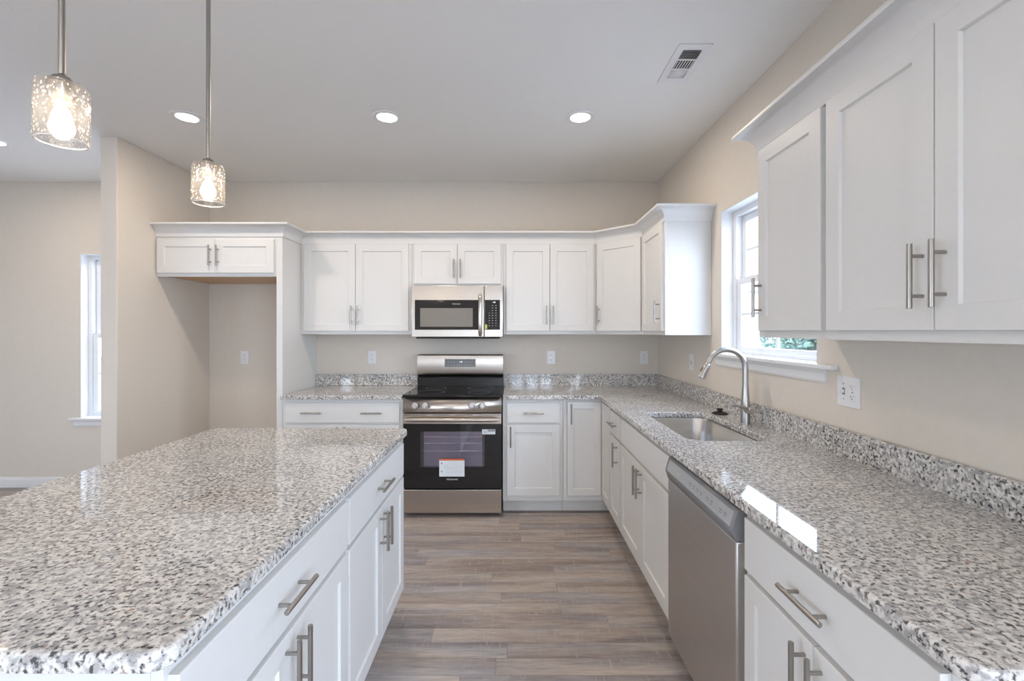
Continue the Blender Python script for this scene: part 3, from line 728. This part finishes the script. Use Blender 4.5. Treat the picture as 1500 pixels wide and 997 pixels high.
# handle: slightly bowed bar
pts = []
for k in range(13):
    t = -1+2*k/12; pts.append((t*.352, ly(3.412)+.006*t*t, .738))
bm = tube(B(), pts, [.010]+[.0165]*11+[.010], 20)
for s in (-1, 1): box(bm, s*.335-.012, s*.335+.012, ly(3.418), ly(3.453), .727, .749, .003)
mk('handle', bm, M_STEEL, od)
lb = mk('energy_label', box(B(), -.098, .092, ly(3.4535), ly(3.4548), .304, .433), M_LABEL, od); lb['label'] = 'white hang tag with orange-red header'
mk('label_header', box(B(), -.098, .092, ly(3.4530), ly(3.4534), .424, .437), M_LABELRED, lb)
bm = B()
for z, a, c in ((.413, -.06, -.02), (.400, -.05, -.02), (.388, -.07, -.005), (.372, -.075, .0), (.362, -.07, -.01), (.345, -.05, -.0), (.335, -.07, -.005), (.322, -.07, -.01)):
    box(bm, (a+.075)*2-.062, (c+.075)*2-.075, ly(3.4531), ly(3.4534), z, z+.0022)
mk('label_lines', bm, M_INKLIGHT, lb)
for z in (.404, .342): mk('label_dot', lathe(B(), [(.006, 0), (.006, .0006)], (-.080, ly(3.4534), z), 'Y', 16), M_INK, lb)
l2 = mk('rating_label', box(B(), .225, .325, ly(3.4540), ly(3.4548), .622, .659), M_LABEL, od)
mk('label_band', box(B(), .266, .322, ly(3.4535), ly(3.4539), .644, .656), M_INK, l2); mk('label_code', box(B(), .236, .256, ly(3.4535), ly(3.4539), .632, .652), M_INKLIGHT, l2)
text('brand_lettering', 'FRIGIDAIRE', .0165, M_INKLIGHT, od, (.0, ly(3.4545), .281))
# storage drawer
bm = B(); box(bm, -DWd, DWd, ly(3.452), ly(3.497), .028, .204, .003, 2); mk('storage_drawer', bm, M_STEEL, r)

# ------------------------------------------------------------------ microwave
MX, MY = -.4475, 3.735; MW = .374; z0, z1 = 1.352, 1.7735
r = thing('microwave_oven', 'stainless steel over-the-range microwave with black window', 'microwave', (MX, MY+.18, 0))
def my(y): return y-MY-.18
mk('body', box(B(), -MW, MW, my(3.762), my(4.105), z0, z1, .002), M_DARKPLASTIC, r)
mk('vent_grille', box(B(), -MW+.03, MW-.03, my(3.765), my(4.0), z0-.012, z0-.0005, .003), M_BLACK, r)
DXR = .219                                       # right edge of the door
dm = mk('door', box(B(), -MW, DXR, my(3.735), my(3.761), z0+.001, z1-.001, .004, 2), M_STEEL, r)
gz0, gz1 = 1.412, 1.656
mk('door_glass', box(B(), -MW+.028, .203, my(3.7335), my(3.7352), gz0, gz1, .0005), M_BLACKGLASS, dm)
mk('window_screen', box(B(), -MW+.072, .127, my(3.7325), my(3.7334), 1.437, 1.589), M_SCREEN, dm)
text('brand_lettering', 'FRIGIDAIRE', .013, M_INKLIGHT, dm, (-.006, my(3.7333), 1.622))
pts = []
for k in range(17):
    t = -1+2*k/16; pts.append((.190, my(3.695)+.022*t**4, 1.532+t*.168))
bm = tube(B(), pts, [.012]+[.016]*15+[.012], 18)
for s in (-1, 1): box(bm, .180, .200, my(3.712), my(3.7355), 1.532+s*.150-.012, 1.532+s*.150+.012, .003)
mk('handle', bm, M_STEEL, dm)
ct = mk('control_panel', box(B(), DXR+.002, MW, my(3.735), my(3.761), z0+.001, z1-.001, .004, 2), M_STEEL, r)
mk('keypad_glass', box(B(), DXR+.007, MW-.024, my(3.7335), my(3.7352), gz0, gz1, .0005), M_BLACKGLASS, ct)
for j in range(9):
    for k in range(3):
        if j < 3 and k == 0: continue
        x = .262+k*.027; z = 1.610-j*.0205; key(ct, x-.005, x+.005, z-.0018, z+.0018, (0, my(3.7330), 0), (0, 0, 0), -.0003, .0003)
text('clock_digits', '1:28', .014, M_DIGIT, ct, (.300, my(3.7330), 1.636))
mk('yellow_sticker', box(B(), .228, .244, my(3.7322), my(3.7334), 1.418, 1.455), M_YELLOW, ct)

# ------------------------------------------------------------------ dishwasher (local frame: front -y, rz = -90)
r = thing('dishwasher', 'stainless steel dishwasher with grey control strip under the right countertop', 'dishwasher', (.70, 1.968, 0), -PI/2)
w = .602; e = .002
mk('tub', box(B(), e, w-e, .045, .59, .10, .868, .002), M_DARKPLASTIC, r)
mk('door', box(B(), e, w-e, -.030, .044, .105, .770, .006, 2), M_DWSTEEL, r)
cp = mk('control_strip', prism(B(), [(.044, .771), (-.030, .771), (-.041, .806), (-.026, .858), (-.018, .866), (.044, .866)], e, w-e, 'X'), M_DARKPLASTIC, r)
th = math.atan2(.015, .052)
pl = mk('control_plate', box(B(), .020, w-.020, -.0012, -.0002, .003, .050, .0003), M_PANELGREY, cp, (0, -.041, .806), (-th, 0, 0))
for k, (x, ww) in enumerate(((.25, .02), (.285, .016), (.315, .022), (.35, .016), (.40, .02), (.435, .016), (.50, .018), (.53, .02))):
    for q, (za, zb_) in enumerate(((.026, .029), (.018, .0205))):
        key(cp, x+.003*q, x+ww-.001*q, za, zb_, (0, -.041, .806), (-th, 0, 0), -.0018, -.0013, M_INK)
mk('indicator_dot', box(B(), .14, .148, -.0018, -.0013, .020, .028), M_YELLOW, cp, (0, -.041, .806), (-th, 0, 0))
mk('toe_plate', box(B(), e, w-e, .075, .09, .0005, .0995), M_BLACK, r)
for x in (.05, w-.05): mk('foot', lathe(B(), [(.015, 0), (.015, .1)], (x, .40, .0005)), M_BLACK, r)

# ------------------------------------------------------------------ outlets and switches (front faces -y, origin at the wall)
def outlet(label, loc, rz, gangs=('outlet',), group=None, name='wall_outlet', cat='outlet'):
    r = thing(name, label, cat, loc, rz, group)
    n = len(gangs); pw = .072+.046*(n-1); ph = .117
    mk('cover_plate', box(B(), -pw/2, pw/2, -.0055, -.0003, -ph/2, ph/2, .002, 2), M_PLATE, r)
    for i, g in enumerate(gangs):
        cx = (i-(n-1)/2)*.046
        if g == 'outlet':
            for s in (-1, 1):
                bm = B(); P = rounded([(-.0165, -.0135), (.0165, -.0135), (.0165, .0135), (-.0165, .0135)], .008, 4)
                prism(bm, [(q.x, q.y) for q in P], -.0075, -.0056, 'Y')
                o = mk('receptacle', bm, M_PLATE, r, (cx, 0, s*.0195))
                bm = B(); box(bm, -.0075, -.0055, -.0079, -.0076, -.001, .0075); box(bm, .0055, .0070, -.0079, -.0076, 0, .0065)
                lathe(bm, [(.0024, 0), (.0024, .0003)], (0, -.0076, -.0065), 'Y', 10); mk('slot', bm, M_SLOT, o)
            mk('screw', lathe(B(), [(.003, 0), (.003, .0006)], (cx, -.0055, 0), 'Y', 12), M_CHROME, r)
        else:
            mk('switch_toggle', prism(B(), [(-.0056, -.010), (-.017, -.002), (-.017, .003), (-.0056, .010)], cx-.005, cx+.005, 'X'), M_PLATE, r)
            mk('toggle_slot', box(B(), cx-.006, cx+.006, -.0060, -.0056, -.013, .013), M_SLOT, r)
            for s in (-1, 1): mk('screw', lathe(B(), [(.003, 0), (.003, .0006)], (cx, -.0055, s*.030), 'Y', 12), M_CHROME, r)
    return r
oz = 1.165
outlet('white duplex outlet on the back wall inside the refrigerator alcove', (-2.400, YB, oz), 0)
outlet('white duplex outlet on the back wall left of the range', (-1.255, YB, oz), 0)
outlet('white duplex outlet on the back wall below the cabinet right of the microwave', (.352, YB, oz), 0)
outlet('white duplex outlet near the right end of the back wall', (1.185, YB, oz), 0)
outlet('single white switch plate on right wall beyond the window sill', (XR, 3.33, 1.175), -PI/2, ('switch',), name='light_switch', cat='light switch')
outlet('double white plate with toggle switch and outlet on right wall above the backsplash', (XR, 1.776, 1.165), -PI/2, ('switch', 'outlet'))

# ------------------------------------------------------------------ ceiling lights
proto = None
LG = 'recessed ceiling lights'
def recessed(x, y, label, first=False):
    global proto
    if proto is None:
        r = thing('recessed_ceiling_light', label, 'ceiling light', (x, y, H), group=LG)
        mk('trim_ring', lathe(B(), [(.092, -.0005), (.092, -.004), (.088, -.007), (.070, -.009), (.062, -.006), (.060, -.0008)], seg=48, cap=False), M_PLATE, r)
        mk('lens', lathe(B(), [(.0605, -.0045), (.0605, -.0035), (0, -.0035)], seg=48)if False else lathe(B(), [(.0605, -.003), (.0605, -.006), (0, -.007)], seg=48, cap=True), M_LENS, r)
        proto = r
    else:
        r = copy_tree(proto); r.location = (x, y, H); r['label'] = label
    l = bpy.data.lights.new('ceiling_lamp', 'AREA'); l.shape = 'DISK'; l.size = .115; l.energy = CEIL_LAMP; l.color = LAMP_COL; l.spread = math.radians(180)
    lo = bpy.data.objects.new('ceiling_lamp', l); COL.objects.link(lo); lo.location = (x, y, H-.012)
recessed(-.783, 2.866, 'recessed round ceiling light in the middle, centred before the back cabinets')
recessed(.428, 2.866, 'recessed round ceiling light on the right, nearest the air vent')
recessed(-2.036, 2.866, 'recessed round ceiling light seen beside the far pendant rod')
recessed(-3.67, 3.237, 'recessed round ceiling light at left frame edge, in the side room')
for x, y in ((-.783, -.9), (.6, -.9), (-2.1, -.9), (-3.8, -.9), (-1.0, -3.0), (-3.6, -3.0)):  # out-of-view fixtures added for more light in the kitchen
    recessed(x, y, 'unseen recessed ceiling light added behind the camera for extra light')

# pendants
pp = None
def pendant(x, y, label):
    global pp
    if pp is None:
        r = thing('pendant_light', label, 'pendant light', (x, y, H), group='pendant lights above the island')
        mk('canopy', lathe(B(), [(.0, -.028), (.03, -.027), (.058, -.018), (.062, -.002), (.062, -.0005)], seg=40), M_NICKEL, r)
        zt = 1.950-H
        mk('rod', lathe(B(), [(.0065, zt+.02), (.0065, -.02)], seg=20), M_NICKEL, r)
        mk('socket_cap', lathe(B(), [(.008, zt+.016), (.016, zt+.013), (.021, zt+.006), (.023, zt+.004), (.023, zt+.0005)], seg=32), M_NICKEL, r)
        mk('socket', lathe(B(), [(.026, zt-.003), (.026, zt-.026), (.019, zt-.040), (.017, zt-.044)], seg=32), M_NICKEL, r)
        ro = .0475; hh = .130
        pr = [(.012, zt), (ro-.014, zt), (ro-.004, zt-.004), (ro, zt-.014), (ro, zt-hh), (ro-.003, zt-hh), (ro-.003, zt-.014), (ro-.006, zt-.006), (ro-.014, zt-.003), (.012, zt-.003)]
        mk('glass_shade', lathe(B(), pr, seg=56, cap=False), M_SEED, r)['label'] = 'clear seeded glass cylinder'
        mk('shade_rim', lathe(B(), [(ro-.0035+.0022*math.cos(a*PI/5), zt-hh+.0022*math.sin(a*PI/5)) for a in range(11)], seg=56, cap=False), M_RIM, r)
        mk('bulb', lathe(B(), [(.008, zt-.044), (.013, zt-.048), (.022, zt-.058), (.028, zt-.076), (.026, zt-.092), (.016, zt-.104), (0, zt-.108)], seg=24), M_BULB, r)
        pp = r
    else:
        r = copy_tree(pp); r.location = (x, y, H); r['label'] = label
    l = bpy.data.lights.new('pendant_lamp', 'POINT'); l.energy = PEND_LAMP; l.color = (1, .80, .58); l.shadow_soft_size = .025
    lo = bpy.data.objects.new('pendant_lamp', l); COL.objects.link(lo); lo.location = (x, y, 1.950-.077)
pendant(-1.0, 1.016, 'near glass pendant light on nickel rod, larger one at upper left')
pendant(-1.0, 1.506, 'farther glass pendant light on nickel rod, second along the island')

# ceiling vent
vx0, vx1, vy0, vy1 = .782, .942, 2.135, 2.465
r = thing('air_vent', 'white rectangular slatted air vent in the ceiling near right wall', 'air vent', ((vx0+vx1)/2, (vy0+vy1)/2, H))
hw, hl = (vx1-vx0)/2, (vy1-vy0)/2; iw, il = .045, .122
bm = B()
box(bm, -hw, -iw, -hl, hl, -.005, -.0005); box(bm, iw, hw, -hl, hl, -.005, -.0005); box(bm, -iw, iw, -hl, -il, -.005, -.0005); box(bm, -iw, iw, il, hl, -.005, -.0005)
for y in (-.043, .040): box(bm, -iw, iw, y-.005, y+.005, -.005, -.0008)
mk('frame', bm, M_PLATE, r)
mk('duct_opening', box(B(), -iw, iw, -il, il, -.0012, -.0004), M_SLOT, r)
def slat(a, bq, ang, along):
    bm = B(); t = .0006; wv = .0042
    c, s = math.cos(ang)*wv, math.sin(ang)*wv
    return c, s
bm = B()
def tilted(bm, c, ln, ang, ax):
    d = (math.cos(ang)*.0035, math.sin(ang)*.0022); t = .0005
    if ax == 'X': prism(bm, [(c-d[0], -.003-d[1]-t), (c+d[0], -.003+d[1]-t), (c+d[0], -.003+d[1]+t), (c-d[0], -.003-d[1]+t)], -iw, iw, 'X')
for k in range(8):
    y = -.117+.0098*k; tilted(bm, y, iw, 1.0, 'X')
for k in range(8):
    y = .049+.0098*k; tilted(bm, y, iw, -.5, 'X')
for k in range(7):
    x = -.039+.013*k; box(bm, x-.0022, x+.0022, -.038, .035, -.0042, -.0032)
mk('slat', bm, M_PLATE, r)

# ------------------------------------------------------------------ outside the kitchen window
structure('ground', box(B(), -30, 40, -25, 45, -.6, -.5), M_GROUND)
def shrub(x, y, rad, hgt, label, n=3600):
    r = thing('shrub', label, 'shrub', (x, y, -.5), group='green shrubs outside the kitchen window')
    bm = B()
    for k in range(5):
        a = random.random()*6.28; cyl(bm, (0, 0, 0), (.35*rad*math.cos(a), .35*rad*math.sin(a), hgt*.7), .03, .012, seg=7)
    mk('stem', bm, M_WOOD, r)
    bm = B()
    for k in range(n):
        while True:
            p = Vector((random.uniform(-1, 1), random.uniform(-1, 1), random.uniform(-1, 1)))
            if .35 < p.length < 1: break
        p *= 1+.18*math.sin(5*p.x+3*p.z)*math.cos(4*p.y)
        c = Vector((p.x*rad, p.y*rad, hgt*.55+p.z*hgt*.48))
        d = Vector((random.gauss(0, 1), random.gauss(0, 1), random.gauss(0, 1))).normalized(); e_ = d.orthogonal().normalized(); s = random.uniform(.045, .08)
        vs = [bm.verts.new(c+d*s), bm.verts.new(c+e_*s*.45), bm.verts.new(c-d*s), bm.verts.new(c-e_*s*.45)]; bm.faces.new(vs)
    me = mk('foliage', bm, M_LEAF, r); me['kind'] = 'stuff'
for i, (x, y, rad, hg) in enumerate(((4.95, 7.75, .62, 2.15), (7.0, 11.2, .8, 2.7), (4.45, 6.3, .62, 2.2), (6.2, 8.9, .6, 2.6))):
    shrub(x, y, rad, hg, ['green shrub seen low through kitchen window glass, just right of the muntin', 'green shrub standing deepest outside the kitchen window, behind the others', 'nearest green shrub outside kitchen window, at the lower right of the glass', 'tall green shrub further back outside the kitchen window'][i])
r = thing('neighbour_house', 'pale sided neighbouring house seen through the kitchen window', 'house', (5.0, 15, -.5))
bm = B(); box(bm, -2.4, 2.2, -2, 4, 0, 3.0)
for k in range(18): box(bm, -2.415, 2.215, -2.012, -2, .03+k*.165, .15+k*.165)
mk('wall', bm, M_SIDING, r)
mk('roof', prism(B(), [(-2.8, 3.0), (2.6, 3.0), (-.1, 4.6)], -2.4, 4.4, 'Y'), M_ROOF, r)
